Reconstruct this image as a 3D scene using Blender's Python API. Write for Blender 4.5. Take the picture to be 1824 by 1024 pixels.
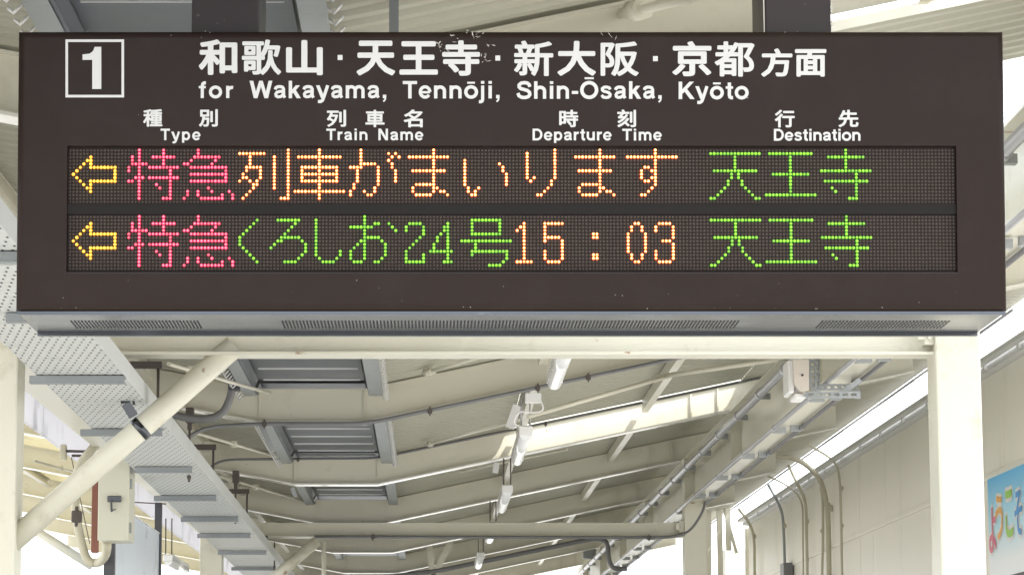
import bpy, bmesh, math, random
from mathutils import Vector, Matrix
random.seed(7)
for o in list(bpy.data.objects): bpy.data.objects.remove(o)
S = bpy.context.scene
COL = S.collection

# ------------------------------------------------------------ camera, light
F = 5200.0                                   # focal length in photo pixels (1824 wide)
PITCH, YAW = math.radians(8.487), 0.0
PX, PY = 765.0, 512.0                        # principal point: the photo is cropped off centre
CAM = Vector((0, 0, 1.6))
fw = Vector((math.sin(YAW)*math.cos(PITCH), math.cos(YAW)*math.cos(PITCH), math.sin(PITCH)))
rt = Vector((math.cos(YAW), -math.sin(YAW), 0))
up = rt.cross(fw)
cd = bpy.data.cameras.new('camera'); cam = bpy.data.objects.new('camera', cd); COL.objects.link(cam)
cd.sensor_width = 36; cd.lens = F/1824*36; cd.shift_x = (912-PX)/1824; cd.clip_start = 0.1; cd.clip_end = 2000
m = Matrix((rt, up, -fw)).transposed().to_4x4(); m.translation = CAM
cam.matrix_world = m
S.camera = cam

W = bpy.data.worlds.new('World'); S.world = W; W.use_nodes = True
nt = W.node_tree; bg = nt.nodes['Background']
sky = nt.nodes.new('ShaderNodeTexSky'); sky.sky_type = 'NISHITA'; sky.sun_disc = False
SUN_EL, SUN_AZ = math.radians(50), math.radians(137)      # azimuth clockwise from +Y: behind the viewer, to the right
sky.sun_elevation = SUN_EL; sky.sun_rotation = SUN_AZ
sky.dust_density = 3.0; sky.air_density = 1.0
hz = nt.nodes.new('ShaderNodeMix'); hz.data_type = 'RGBA'; hz.inputs[0].default_value = .62   # thin bright overcast
hz.inputs[7].default_value = (10.5, 10.8, 11.2, 1)
nt.links.new(sky.outputs[0], hz.inputs[6]); nt.links.new(hz.outputs[2], bg.inputs[0]); bg.inputs[1].default_value = 0.15
sd = bpy.data.lights.new('sun', 'SUN'); sun = bpy.data.objects.new('sun', sd); COL.objects.link(sun)
sd.energy = 2.4; sd.angle = math.radians(0.6); sd.color = (1, 0.97, 0.91)
tosun = Vector((math.sin(SUN_AZ)*math.cos(SUN_EL), math.cos(SUN_AZ)*math.cos(SUN_EL), math.sin(SUN_EL)))
sun.rotation_euler = (-tosun).to_track_quat('-Z', 'Y').to_euler()
S.view_settings.view_transform = 'Standard'; S.view_settings.look = 'None'
S.view_settings.exposure = 1.28; S.view_settings.gamma = 1.0
try: S.view_settings.use_curve_mapping = False
except Exception: pass
S.render.engine = 'CYCLES'
S.cycles.use_denoising = True
S.cycles.max_bounces = 8; S.cycles.diffuse_bounces = 6; S.cycles.glossy_bounces = 4
S.cycles.sample_clamp_indirect = 6

# ------------------------------------------------------------ pixel to place
def ray(px, py): return fw + rt*((px-PX)/F) + up*((512-py)/F)
def at(px, py, Y):
    d = ray(px, py); return CAM + d*(Y/d.y)
def atx(px, py, X):
    d = ray(px, py); return CAM + d*(X/d.x)
def atz(px, py, Z):
    d = ray(px, py); return CAM + d*((Z-CAM.z)/d.z)

# ------------------------------------------------------------ materials
def mat(name, col, rough=0.5, metal=0.0, var=0.0, vscale=3.0, dirt=None, dirt_amt=0.0, dscale=6.0, bump=0.0, bscale=60.0,
        emit=None, estr=0.0, spec=0.5, stretch=(1, 1, 1), lo=0.58, hi=0.72, rust=0):
    M = bpy.data.materials.new(name); M.use_nodes = True
    n = M.node_tree; L = n.links; b = n.nodes['Principled BSDF']
    b.inputs['Base Color'].default_value = (*col, 1); b.inputs['Roughness'].default_value = rough
    b.inputs['Metallic'].default_value = metal; b.inputs['Specular IOR Level'].default_value = spec
    tc = n.nodes.new('ShaderNodeTexCoord'); mp = n.nodes.new('ShaderNodeMapping'); mp.inputs['Scale'].default_value = stretch
    geo = n.nodes.new('ShaderNodeNewGeometry'); L.new(geo.outputs['Position'], mp.inputs['Vector'])
    cur = None
    if var:
        t = n.nodes.new('ShaderNodeTexNoise'); t.inputs['Scale'].default_value = vscale; t.inputs['Detail'].default_value = 6
        L.new(mp.outputs[0], t.inputs['Vector'])
        r = n.nodes.new('ShaderNodeMix'); r.data_type = 'RGBA'
        r.inputs[6].default_value = (*[c*(1-var) for c in col], 1); r.inputs[7].default_value = (*[min(1, c*(1+var)) for c in col], 1)
        L.new(t.outputs[0], r.inputs[0]); cur = r.outputs[2]
        rr = n.nodes.new('ShaderNodeMapRange'); rr.inputs[3].default_value = max(0.05, rough-0.12); rr.inputs[4].default_value = min(1, rough+0.12)
        L.new(t.outputs[0], rr.inputs[0]); L.new(rr.outputs[0], b.inputs['Roughness'])
    if dirt:
        t = n.nodes.new('ShaderNodeTexNoise'); t.inputs['Scale'].default_value = dscale; t.inputs['Detail'].default_value = 9
        t.inputs['Roughness'].default_value = 0.65
        L.new(mp.outputs[0], t.inputs['Vector'])
        cr = n.nodes.new('ShaderNodeMapRange'); cr.inputs[1].default_value = lo; cr.inputs[2].default_value = hi
        cr.inputs[4].default_value = dirt_amt
        L.new(t.outputs[0], cr.inputs[0])
        r = n.nodes.new('ShaderNodeMix'); r.data_type = 'RGBA'
        L.new(cr.outputs[0], r.inputs[0])
        if cur: L.new(cur, r.inputs[6])
        else: r.inputs[6].default_value = (*col, 1)
        r.inputs[7].default_value = (*dirt, 1); cur = r.outputs[2]
    if rust:
        t = n.nodes.new('ShaderNodeTexNoise'); t.inputs['Scale'].default_value = 11; t.inputs['Detail'].default_value = 5; L.new(geo.outputs['Position'], t.inputs['Vector'])
        cr = n.nodes.new('ShaderNodeMapRange'); cr.inputs[1].default_value = rust; cr.inputs[2].default_value = rust+.03; cr.inputs[4].default_value = .75
        L.new(t.outputs[0], cr.inputs[0]); r = n.nodes.new('ShaderNodeMix'); r.data_type = 'RGBA'; L.new(cr.outputs[0], r.inputs[0])
        L.new(cur, r.inputs[6]); r.inputs[7].default_value = (.28, .16, .07, 1); cur = r.outputs[2]
    if cur: L.new(cur, b.inputs['Base Color'])
    if bump:
        t = n.nodes.new('ShaderNodeTexNoise'); t.inputs['Scale'].default_value = bscale; t.inputs['Detail'].default_value = 4
        L.new(mp.outputs[0], t.inputs['Vector'])
        bb = n.nodes.new('ShaderNodeBump'); bb.inputs['Strength'].default_value = bump; bb.inputs['Distance'].default_value = 0.004
        L.new(t.outputs[0], bb.inputs['Height']); L.new(bb.outputs[0], b.inputs['Normal'])
    if emit:
        b.inputs['Emission Color'].default_value = (*emit, 1); b.inputs['Emission Strength'].default_value = estr
    return M

M = {}
M['cream'] = mat('cream_paint', (.65, .63, .53), .34, var=.07, vscale=2.5, dirt=(.34, .27, .17), dirt_amt=.45, dscale=7, bump=.15, bscale=40, lo=.58, hi=.76, rust=.71)
M['cream_rafter'] = mat('cream_rafter_paint', (.635, .61, .51), .33, var=.06, vscale=2, dirt=(.36, .30, .2), dirt_amt=.4, dscale=5, bump=.12, bscale=30, lo=.58, hi=.78, rust=.725)
M['cream_gloss'] = mat('cream_gloss_paint', (.70, .69, .62), .16, var=.03, spec=.9)
M['roof'] = mat('roof_sheet_paint', (.385, .375, .305), .5, var=.1, vscale=1.6, dirt=(.2, .18, .12), dirt_amt=.35, dscale=2.5, stretch=(.4, 1, 1))
M['wall'] = mat('wall_siding_paint', (.90, .865, .765), .42, var=.05, vscale=1.5, dirt=(.45, .4, .3), dirt_amt=.3, dscale=2.2, stretch=(1, 1, .3), bump=.3, bscale=25)
M['pan'] = mat('galvanised_gutter', (.13, .145, .17), .4, metal=.3, var=.15, vscale=5, dirt=(.1, .1, .1), dirt_amt=.4, dscale=8)
M['lip'] = mat('bright_steel_edge', (.75, .75, .75), .35, metal=.3, var=.1)
M['galv'] = mat('galvanised_steel', (.34, .36, .37), .45, metal=.35, var=.12, vscale=12, dirt=(.2, .18, .16), dirt_amt=.4, dscale=14)
M['bar'] = mat('grey_painted_channel', (.23, .25, .26), .5, var=.1, vscale=8, dirt=(.13, .12, .11), dirt_amt=.4)
M['tray'] = mat('pale_tray_paint', (.54, .555, .545), .45, var=.05, vscale=6, dirt=(.3, .31, .29), dirt_amt=.35, dscale=5)
M['hole'] = mat('perforation_dark', (.02, .02, .022), .8)
M['conduit'] = mat('grey_conduit', (.17, .17, .175), .42, var=.1, vscale=10, dirt=(.1, .09, .08), dirt_amt=.4)
M['conduit_light'] = mat('pale_conduit', (.42, .42, .43), .35, metal=.4, var=.1, vscale=9)
M['conduit_cream'] = mat('cream_conduit', (.5, .47, .36), .45, var=.1, vscale=6, dirt=(.25, .2, .13), dirt_amt=.5)
M['iron'] = mat('rusty_dark_iron', (.09, .075, .068), .7, var=.3, vscale=30, dirt=(.12, .06, .035), dirt_amt=.6, dscale=25)
M['red'] = mat('rust_red_post', (.21, .08, .055), .6, var=.15, vscale=12, dirt=(.16, .06, .04), dirt_amt=.5)
M['darkpost'] = mat('dark_grey_post', (.06, .06, .07), .5, var=.1)
M['brown'] = mat('brown_housing_paint', (.0195, .0120, .0100), .34, spec=.13, var=.1, vscale=2.2, dirt=(.030, .021, .019), dirt_amt=.5, dscale=9, bump=.05, bscale=90, lo=.5, hi=.8)
M['brown_post'] = mat('brown_post_paint', (.028, .022, .024), .4, spec=.3, var=.15, vscale=4, dirt=(.2, .18, .17), dirt_amt=.6, dscale=35, lo=.66, hi=.72)
M['steel'] = mat('brushed_stainless', (.085, .090, .10), .22, metal=1.0, var=.14, vscale=3, dirt=(.25, .27, .3), dirt_amt=.4, dscale=5, stretch=(1, 4, 4))
M['print'] = mat('white_print', (.54, .54, .54), .5, var=.02)
M['chip'] = mat('bare_chipped_edge', (.55, .53, .5), .5)
M['module'] = mat('led_module_face', (.015, .0105, .0095), .6, spec=.15)
M['divider'] = mat('led_divider', (.011, .009, .0088), .5, spec=.15)
M['offdot'] = mat('unlit_led_lens', (.070, .054, .046), .4, spec=.2)
M['lampwhite'] = mat('lamp_housing', (.8, .8, .8), .3)
M['acryl'] = mat('clear_tube_cover', (.82, .83, .84), .15)
M['cab'] = mat('cabinet_paint', (.56, .55, .45), .4, var=.04, dirt=(.42, .25, .1), dirt_amt=.55, dscale=6, stretch=(1, 1, .35), lo=.66, hi=.75)
M['pinkbox'] = mat('beige_box', (.66, .6, .54), .4, var=.03)
M['board'] = mat('pale_board', (.60, .66, .74), .3, var=.12, vscale=3, stretch=(1, 1, .5), dirt=(.4, .45, .52), dirt_amt=.5, dscale=7)
M['concrete'] = mat('platform_concrete', (.46, .45, .42), .85, var=.15, vscale=1.5, dirt=(.2, .19, .18), dirt_amt=.5, dscale=4)
M['ballast'] = mat('pale_ballast', (.34, .31, .28), .9, var=.35, vscale=20, bump=.6, bscale=30)
M['ground'] = mat('pale_ground', (.46, .44, .40), .9, var=.15, vscale=.2)
M['palemetal'] = mat('pale_flashing', (.62, .62, .61), .4, metal=.15, var=.08, vscale=6, dirt=(.35, .34, .32), dirt_amt=.4, dscale=5)
def led(name, col, s):
    Mx = bpy.data.materials.new(name); Mx.use_nodes = True; n = Mx.node_tree; b = n.nodes['Principled BSDF']
    b.inputs['Base Color'].default_value = (.05, .05, .05, 1)
    b.inputs['Emission Color'].default_value = (*col, 1); b.inputs['Emission Strength'].default_value = s
    return Mx
def leds(n, rim, rs, core, cs): return [led(n+'_rim', rim, rs), led(n+'_core', core, cs), led(n+'_rim_dim', rim, rs*.72), led(n+'_core_dim', core, cs*.6)]
LED = {'y': leds('amber_led', (1, .36, .0), .72, (1, .72, .06), 1.1),
       'p': leds('pink_led', (1, .0, .07), .62, (1, .15, .24), 1.05),
       'a': leds('orange_led', (1, .07, .0), 1.1, (1, .66, .17), 2.3),
       'g': leds('green_led', (.11, .62, .0), .36, (.40, 1, .0), .62)}
def translucent(name, col, fac):
    Mx = bpy.data.materials.new(name); Mx.use_nodes = True; n = Mx.node_tree; L = n.links
    b = n.nodes['Principled BSDF']; out = n.nodes['Material Output']
    t = n.nodes.new('ShaderNodeTexNoise'); t.inputs['Scale'].default_value = 4; t.inputs['Detail'].default_value = 8
    g = n.nodes.new('ShaderNodeNewGeometry'); L.new(g.outputs['Position'], t.inputs['Vector'])
    mr = n.nodes.new('ShaderNodeMapRange'); mr.inputs[1].default_value = .55; mr.inputs[2].default_value = .75
    L.new(t.outputs[0], mr.inputs[0])
    mx = n.nodes.new('ShaderNodeMix'); mx.data_type = 'RGBA'; L.new(mr.outputs[0], mx.inputs[0])
    mx.inputs[6].default_value = (*col, 1); mx.inputs[7].default_value = (*[c*.75 for c in col], 1)
    L.new(mx.outputs[2], b.inputs['Base Color']); b.inputs['Roughness'].default_value = .35
    tr = n.nodes.new('ShaderNodeBsdfTranslucent'); L.new(mx.outputs[2], tr.inputs[0])
    ms = n.nodes.new('ShaderNodeMixShader'); ms.inputs[0].default_value = fac
    L.new(b.outputs[0], ms.inputs[1]); L.new(tr.outputs[0], ms.inputs[2]); L.new(ms.outputs[0], out.inputs[0])
    return Mx
M['frp'] = translucent('milky_roof_light', (.86, .88, .9), .75)
M['frp_warm'] = translucent('yellowed_roof_light', (.72, .68, .52), .5)
M['frp_dim'] = translucent('milky_side_sheet', (.88, .88, .93), .75)

# ------------------------------------------------------------ mesh helpers
def box(bm, x0, x1, y0, y1, z0, z1):
    v = [bm.verts.new(p) for p in ((x0,y0,z0),(x1,y0,z0),(x1,y1,z0),(x0,y1,z0),(x0,y0,z1),(x1,y0,z1),(x1,y1,z1),(x0,y1,z1))]
    for f in ((0,3,2,1),(4,5,6,7),(0,1,5,4),(1,2,6,5),(2,3,7,6),(3,0,4,7)): bm.faces.new([v[i] for i in f])
def obox(bm, a, b, w, h, upv=Vector((0,0,1))):
    """bar of section w x h from a to b"""
    a = Vector(a); b = Vector(b); d = (b-a).normalized()
    s = d.cross(upv)
    if s.length < 1e-4: s = Vector((1,0,0))
    s.normalize(); t = s.cross(d).normalized()
    vs = []
    for p in (a, b):
        for i, j in ((-1,-1),(1,-1),(1,1),(-1,1)): vs.append(bm.verts.new(p + s*(i*w/2) + t*(j*h/2)))
    for f in ((0,3,2,1),(4,5,6,7),(0,1,5,4),(1,2,6,5),(2,3,7,6),(3,0,4,7)): bm.faces.new([vs[i] for i in f])
def tube(bm, pts, r, n=10, cap=True):
    pts = [Vector(p) for p in pts]; rings = []; prev = None
    for i, p in enumerate(pts):
        d = (pts[min(i+1, len(pts)-1)] - pts[max(i-1, 0)]).normalized()
        if prev is None:
            ref = Vector((0,0,1)) if abs(d.z) < .9 else Vector((1,0,0)); s = d.cross(ref).normalized()
        else: s = (prev - d*prev.dot(d)).normalized()
        prev = s; t = d.cross(s); rr = r[i] if isinstance(r, (list, tuple)) else r
        rings.append([bm.verts.new(p + s*math.cos(2*math.pi*k/n)*rr + t*math.sin(2*math.pi*k/n)*rr) for k in range(n)])
    for a, b in zip(rings, rings[1:]):
        for k in range(n):
            f = bm.faces.new((a[k], a[(k+1)%n], b[(k+1)%n], b[k])); f.smooth = True
    if cap:
        bm.faces.new(rings[0][::-1]); bm.faces.new(rings[-1])
def smooth_path(pts, rad=.06, seg=6):
    pts = [Vector(p) for p in pts]; out = [pts[0]]
    for i in range(1, len(pts)-1):
        a, p, b = pts[i-1], pts[i], pts[i+1]
        ra = min(rad, (p-a).length*.48); rb = min(rad, (b-p).length*.48)
        s = p + (a-p).normalized()*ra; e = p + (b-p).normalized()*rb
        for k in range(seg+1):
            u = k/seg; out.append(s*(1-u)**2 + p*2*u*(1-u) + e*u*u)
    out.append(pts[-1]); return out
def obj(name, bm, material, parent=None, bevel=0.0):
    bmesh.ops.recalc_face_normals(bm, faces=bm.faces)
    me = bpy.data.meshes.new(name); bm.to_mesh(me); bm.free()
    for mm in (material if isinstance(material, (list, tuple)) else [material]): me.materials.append(mm)
    o = bpy.data.objects.new(name, me); COL.objects.link(o)
    if parent:
        o.parent = parent; 
        if parent.type == 'EMPTY' or True: o.matrix_parent_inverse = Matrix.Translation(-base_of(parent))
    if bevel:
        md = o.modifiers.new('bevel', 'BEVEL'); md.width = bevel; md.segments = 2; md.limit_method = 'ANGLE'
    return o
def base_of(o):
    v = Vector((0,0,0))
    while o: v += o.location; o = o.parent if False else None
    return v
def NB(): return bmesh.new()
def thing(name, label, cat, loc=(0,0,0), group=None):
    o = bpy.data.objects.new(name, None); COL.objects.link(o); o.location = loc; o.empty_display_size = .1
    o['label'] = label; o['category'] = cat
    if group: o['group'] = group
    return o
def tag(o, label=None, cat=None, group=None, kind=None):
    for k, v in (('label', label), ('category', cat), ('group', group), ('kind', kind)):
        if v: o[k] = v
    return o
def inst(src, name, parent, loc):
    o = bpy.data.objects.new(name, src.data); COL.objects.link(o); o.parent = parent
    o.matrix_parent_inverse = Matrix.Translation(-parent.location); o.location = loc; return o

# ============================================================ setting
bm = NB(); box(bm, -4.6, 4.4, -12, 70, -.6, 0); tag(obj('platform', bm, M['concrete']), 'grey concrete station platform under the canopy', 'platform', kind='structure')
bm = NB(); box(bm, -900, 900, -300, 1500, -1.4, -1.05); tag(obj('ground', bm, M['ground']), 'pale sunlit ground around the station', 'ground', kind='structure')

# ============================================================ canopy
canopy = thing('station_canopy', 'cream painted steel platform canopy with sloping rafters and corrugated roof behind the board', 'canopy', (0, 9, 0))
PITCHY = 2.98
RY = [3.04, 6.02, 9.0, 11.98, 15.12, 18.03, 21.2, 24.1, 27.0, 29.9]
ZF = at(560, 755, 11.98).z                   # underside of rafters at the valley
SL, SR = .19, .21
HB = .145
XL0, XR0 = -.70, -.268
def zb(x, xl=XL0, xr=XR0):
    return ZF + (xl-x)*SL if x < xl else (ZF + (x-xr)*SR if x > xr else ZF)
def rafter(Y):
    bm = NB(); xs = [-3.7, -2.2, XL0, XR0, 1.0, 2.52]
    def strip(dy0, dy1, h0, h1, mi=0):
        prof = []
        for x in xs:
            z = zb(x); prof.append([bm.verts.new((x, Y+dy, z+h)) for dy, h in ((dy0,h0),(dy1,h0),(dy1,h1),(dy0,h1))])
        for a, b in zip(prof, prof[1:]):
            for k in range(4): bm.faces.new((a[k], a[(k+1)%4], b[(k+1)%4], b[k])).material_index = mi
        bm.faces.new(prof[0]); bm.faces.new(prof[-1][::-1])
    strip(-.05, .05, 0, .008, 1); strip(-.004, .004, .008, HB-.007); strip(-.018, .05, HB-.007, HB)
    for x in (XL0, XR0):                       # weld seams / stiffeners at the knees
        box(bm, x-.0035, x+.0035, Y-.012, Y-.004, zb(x)+.01, zb(x)+HB-.009)
    for x in (1.36, 1.50):
        box(bm, x-.0035, x+.0035, Y-.02, Y-.004, zb(x)+.011, zb(x)+HB-.012)
    return obj('rafter', bm, [M['cream_rafter'], M['cream_gloss']], canopy)
for Y in RY[1:]: rafter(Y)

# corrugated roof sheets, one per bay and side; milky sheet and an added sun slit over the right wing
PER = .088; RE = 2.87
def sheet(x0, x1, y0, y1, mt='roof'):
    bm = NB(); n = max(1, int(round((y1-y0)/PER))); p = (y1-y0)/n; prof = []
    for i in range(n):
        for u, h in ((0, 0), (.36, 0), (.5, .013), (.86, .013)): prof.append((y0+(i+u)*p, h))
    prof.append((y1, 0))
    for dz in (0, .003):
        L = [bm.verts.new((x0, y, zb(x0)+HB+.002+h+dz)) for y, h in prof]; R = [bm.verts.new((x1, y, zb(x1)+HB+.002+h+dz)) for y, h in prof]
        for i in range(len(prof)-1): bm.faces.new((L[i], L[i+1], R[i+1], R[i]))
    return obj('roof_sheet' if mt == 'roof' else 'translucent_roof_sheet', bm, M[mt], canopy)
edges = [3.6] + RY[1:] + [31.6]
for i, (a, b) in enumerate(zip(edges, edges[1:])):
    sheet(-1.72, XL0-.03, a+.002, b-.002); sheet(-3.75, -1.724, a+.002, b-.002, 'frp_warm')
    if abs(a-6.02) < .1:
        sheet(XR0+.02, .30, a, b-.002); sheet(.304, RE, a, 7.6); sheet(.304, RE, 7.604, b-.002, 'frp')
    elif abs(a-11.98) < .1:
        sheet(XR0+.02, .42, a, b-.002); sheet(.424, 1.62, a, 15.02); sheet(1.624, RE, a, b-.002)  # narrow gap before the next rafter, invented so sun strikes its web
    else:
        sheet(XR0+.02, RE, a+.002, b-.002)

# valley gutter pans
for i, (a, b) in enumerate(zip([3.6]+RY[1:], RY[1:]+[31.6])):
    g = NB(); z = ZF + HB + .03
    box(g, XL0+.0, XR0+.0, a+.06, b-.06, z, z+.004)
    box(g, XL0-.055, XL0-.001, a+.06, b-.06, ZF+HB-.03, ZF+HB-.026)
    obox(g, (XL0-.02, a+.06, z-.028), (XL0-.02, b-.06, z-.028), .004, .07, Vector((.5, 0, 1)))
    obox(g, (XR0+.012, a+.06, z-.02), (XR0+.012, b-.06, z-.02), .004, .08, Vector((-.2, 0, 1)))
    pan = obj('gutter_pan', g, M['pan'], canopy)
    g = NB(); box(g, XL0-.14, XR0+.14, a, b-.002, z+.035, z+.038); obj('valley_light_seal', g, M['roof'], canopy)  # plate added above the pan to stop light leaking past its edges
    g = NB(); box(g, XR0+.02, XR0+.075, a+.06, b-.06, ZF+HB-.035, ZF+HB-.031); box(g, XL0-.06, XL0-.01, a+.06, b-.06, ZF+HB-.036, ZF+HB-.0335)
    obj('edge_plate', g, M['galv'], canopy)
    if b < 25:
        k = 0; y = b - .10
        while y > a + .1:
            g = NB(); box(g, XL0+.02, XR0-.015, y-.003, y+.003, z-.007, z-.0005); obj('pan_lip', g, M['lip'], canopy); y -= .38; k += 1
    if b < 16:
        g = NB(); y = b - .08
        while y > a + .08:
            for x in (XL0-.075, XR0+.09):
                tube(g, [(x-.012, y, ZF+HB-.045), (x, y-.01, ZF+HB-.058), (x+.014, y-.004, ZF+HB-.04)], .0035, 5)
            y -= .09
        tag(obj('sheet_hooks', g, M['lip'], canopy), kind='stuff')

# purlins
for x in (.47, 1.12, 1.85, -1.15, -1.9, -2.75):
    for a, b in zip(RY, RY[1:]):
        g = NB(); z = zb(x)+HB-.003
        if x > 0 and abs(a-6.02) < .1: g.free(); continue
        if a < 5.9: g.free(); continue
        box(g, x-.022, x-.018, a+.06, b-.06, z-.06, z-.002); box(g, x-.018, x+.012, a+.06, b-.06, z-.06, z-.056)
        box(g, x-.018, x+.012, a+.06, b-.06, z-.006, z-.002); box(g, x+.009, x+.012, a+.06, b-.06, z-.056, z-.046)
        obj('purlin', g, M['cream_rafter'], canopy)

# portal frames
ZP = at(900, 635, 9.0).z
XR = at(1670, 800, 8.93).x; XL = at(30, 800, 8.93).x
for j, Y in enumerate((9.0, 17.94, 26.88)):
    g = NB(); x0, x1 = XL-.01, XR+.01
    zt = ZF-.002
    box(g, x0, x1, Y-.055, Y+.055, ZP, ZP+.009); box(g, x0, x1, Y-.004, Y+.004, ZP+.009, zt-.009); box(g, x0, x1, Y-.012, Y+.055, zt-.009, zt)
    obj('portal_beam', g, M['cream'], canopy)
    for s in (0, 1):
        g = NB(); w = .137
        xa, xb = (XR, XR+w) if s else (XL-w, XL)
        top = zb((xa+xb)/2) - .004 if s else ZP+.17
        box(g, xa, xb, Y-.085, Y+.085, 0, top)
        c = obj('column', g, M['cream'], canopy, bevel=.006)
    g = NB()                                         # corner gusset with bolts
    box(g, XR-.03, XR-.001, Y-.06, Y+.045, ZP+.03, ZP+.10); box(g, XR-.05, XR-.031, Y-.068, Y-.055, ZP+.045, ZP+.085)
    for dz in (.05, .075): tube(g, [(XR-.016, Y-.074, ZP+dz), (XR-.016, Y-.06, ZP+dz)], .006, 6)
    obj('corner_gusset', g, M['cream'], canopy)
# brace pipes
def P(*a): return at(*a)
g = NB(); tube(g, [P(20, 965, 9.0), P(418, 616, 9.0)], .036, 20); obj('brace_pipe', g, M['cream'], canopy)
g = NB(); tube(g, [P(455, 1056, 17.94), P(566, 962, 17.94)], .034, 16); obj('brace_pipe', g, M['cream'], canopy)
g = NB(); tube(g, [P(577, 964, 17.94), P(577, 1080, 17.94)], .014, 12); obj('drop_pipe', g, M['cream'], canopy)
g = NB(); c = P(262, 752.7, 9.0); d = (P(418, 616, 9.0)-P(20, 965, 9.0)).normalized(); c = P(20,965,9.0) + d*((P(250,762,9.0)-P(20,965,9.0)).dot(d))
tube(g, [c-d*.012, c+d*.012], .0385, 20)
obox(g, c+d*0+Vector((-.02,-.02,.035)), c+Vector((-.045,-.03,.075)), .03, .004, Vector((0,1,0)))
obox(g, c+Vector((-.045,-.03,.075)), c+Vector((-.05,-.03,.105)), .028, .004, Vector((0,1,0)))
tube(g, [c+Vector((-.02,-.03,.07)), c+Vector((-.022,-.03,.13))], .004, 8)
clamp = tag(obj('pipe_clamp', g, M['steel']), 'shiny steel band clamp round the front diagonal brace pipe', 'pipe clamp')

# girders along the platform
ZG = P(1220, 896, 17.94).z
g = NB(); xg = XR+.068; zt = zb(xg)-.003
for a, b in zip([3.04]+RY[1:], RY[1:]+[31.5]):
    g = NB()
    box(g, XR+.004, XR+.133, a+.004, b-.004, ZG, ZG+.009); box(g, xg-.004, xg+.004, a+.004, b-.004, ZG+.009, zt-.009); box(g, XR+.004, XR+.133, a+.004, b-.004, zt-.012, zt-.003)
    box(g, XR+.01, xg-.004, a+.02, a+.03, ZG+.01, zt-.013)
    if a > 5.9: obj('girder', g, M['cream'], canopy)
    else: g.free()
xgl = XL-.068
for a, b in zip(RY, RY[1:]+[31.5]):
    g = NB()
    box(g, xgl-.075, xgl+.065, a+.004, b-.004, ZP+.02, ZP+.03); box(g, xgl-.004, xgl+.004, a+.004, b-.004, ZP+.03, ZF+.085)
    obj('girder', g, M['cream'], canopy)
# translucent eave strip on the right, its flashing, and the side sheet on the left
XWALL = 3.0
for k in range(6):
    a = 14.2+k*2.98; g = NB(); z0 = zb(2.86)+HB-.12
    v = [g.verts.new(p) for p in ((2.875, a, z0+.13), (2.875, a+2.97, z0+.13), (2.965, a+2.97, z0+.06), (2.965, a, z0+.06))]; g.faces.new(v)
    obj('translucent_sheet', g, M['frp'], canopy)
    g = NB(); tube(g, [(2.87, a, z0+.11), (2.87, a+2.97, z0+.11)], .008, 6); obj('eave_rail', g, M['conduit_light'], canopy)
for k in range(8):
    a = 6.1+k*2.98; g = NB()
    box(g, -1.612, -1.60, a, a+2.96, ZP+.055, ZF+.17)
    obj('side_sheet', g, M['frp_dim'], canopy)

# bracing rods with turnbuckles in the roof plane
def rod(p, q, r=.006, turn=None, m='cream_rafter'):
    g = NB(); tube(g, [p, q], r, 8)
    if turn:
        c = p.lerp(q, turn); d = (q-p).normalized(); tube(g, [c-d*.05, c+d*.05], r*2, 8); box(g, c.x-.012, c.x+.012, c.y-.01, c.y+.01, c.z-.016, c.z+.016)
    obj('bracing_rod', g, M[m], canopy)
rod(P(940, 742, 12.15), P(1200, 667, 12.9), .010)
rod(P(1165, 672, 12.9), P(1425, 634, 12.3), .011)
rod(P(758, 792, 14.8), P(925, 748, 12.6), .007, .06)
rod(P(760, 663, 11.7), P(860, 634, 11.0), .008, .05)
rod(P(770, 850, 17.5), P(1010, 800, 15.6), .006)
rod(P(300, 648, 9.6), P(480, 700, 11.6), .007, .2)
rod(P(345, 770, 12.2), P(490, 812, 14.8), .007, .45)
rod(P(390, 848, 15.1), P(540, 892, 17.7), .007, .4)
rod(P(60, 820, 15.2), P(150, 845, 17.7), .007, .5)
rod(P(1075, 32, 6.2), P(1235, -6, 5.4), .012, .42)
rod(P(1010, 60, 6.6), P(1075, 32, 6.2), .012)
g = NB(); obox(g, P(462, 750, 12.3), P(486, 803, 12.3), .022, .012, Vector((0,1,0))); obj('knee_strap', g, M['galv'], canopy); g = NB(); obox(g, P(520, 868, 15.2), P(527, 884, 15.2), .022, .012, Vector((0,1,0))); obj('knee_strap', g, M['galv'], canopy)
g = NB(); obox(g, P(764, 968, 23.8), P(773, 1040, 23.8), .05, .02, Vector((0,1,0))); obox(g, P(803, 964, 23.8), P(770, 1030, 23.8), .05, .02, Vector((0,1,0)))
obj('forked_strut', g, M['cream'], canopy)
g = NB(); tube(g, [P(48, 935, 13.0), P(165, 1008, 13.0)], .02, 12); obj('lower_brace_pipe', g, M['cream'], canopy)

# ============================================================ wall with siding
wall = thing('station_building_wall', 'cream vertical siding wall of the station building on the right', 'wall', (3.0, 16, 0))
YS = atx(1364, 1024, XWALL).y
zs = atx(1656, 896, XWALL).z; ztop = atx(1580, 783, XWALL).z
yj = [15.2+.56*k for k in range(-3, 5)] + [18.0+.595*k for k in range(0, 17)]
yj = sorted(set(round(y, 3) for y in yj if y < 17.9 or y >= 18.0))
src = {}
for a, b in zip(yj, yj[1:]):
    for lo, hi in ((zs-1.3, zs-.018), (zs+.018, ztop)):
        key = (round(b-a, 3), lo)
        if key not in src:
            g = NB(); box(g, 0, .03, .003, b-a-.003, 0, hi-lo); src[key] = obj('wall_panel', g, M['wall'], wall); o = src[key]
            o.matrix_parent_inverse = Matrix.Translation(-wall.location); o.location = (XWALL, a, lo)
            md = None
        else: o = inst(src[key], 'wall_panel', wall, (XWALL, a, lo))
        o.location.x += random.uniform(0, .002)
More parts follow.
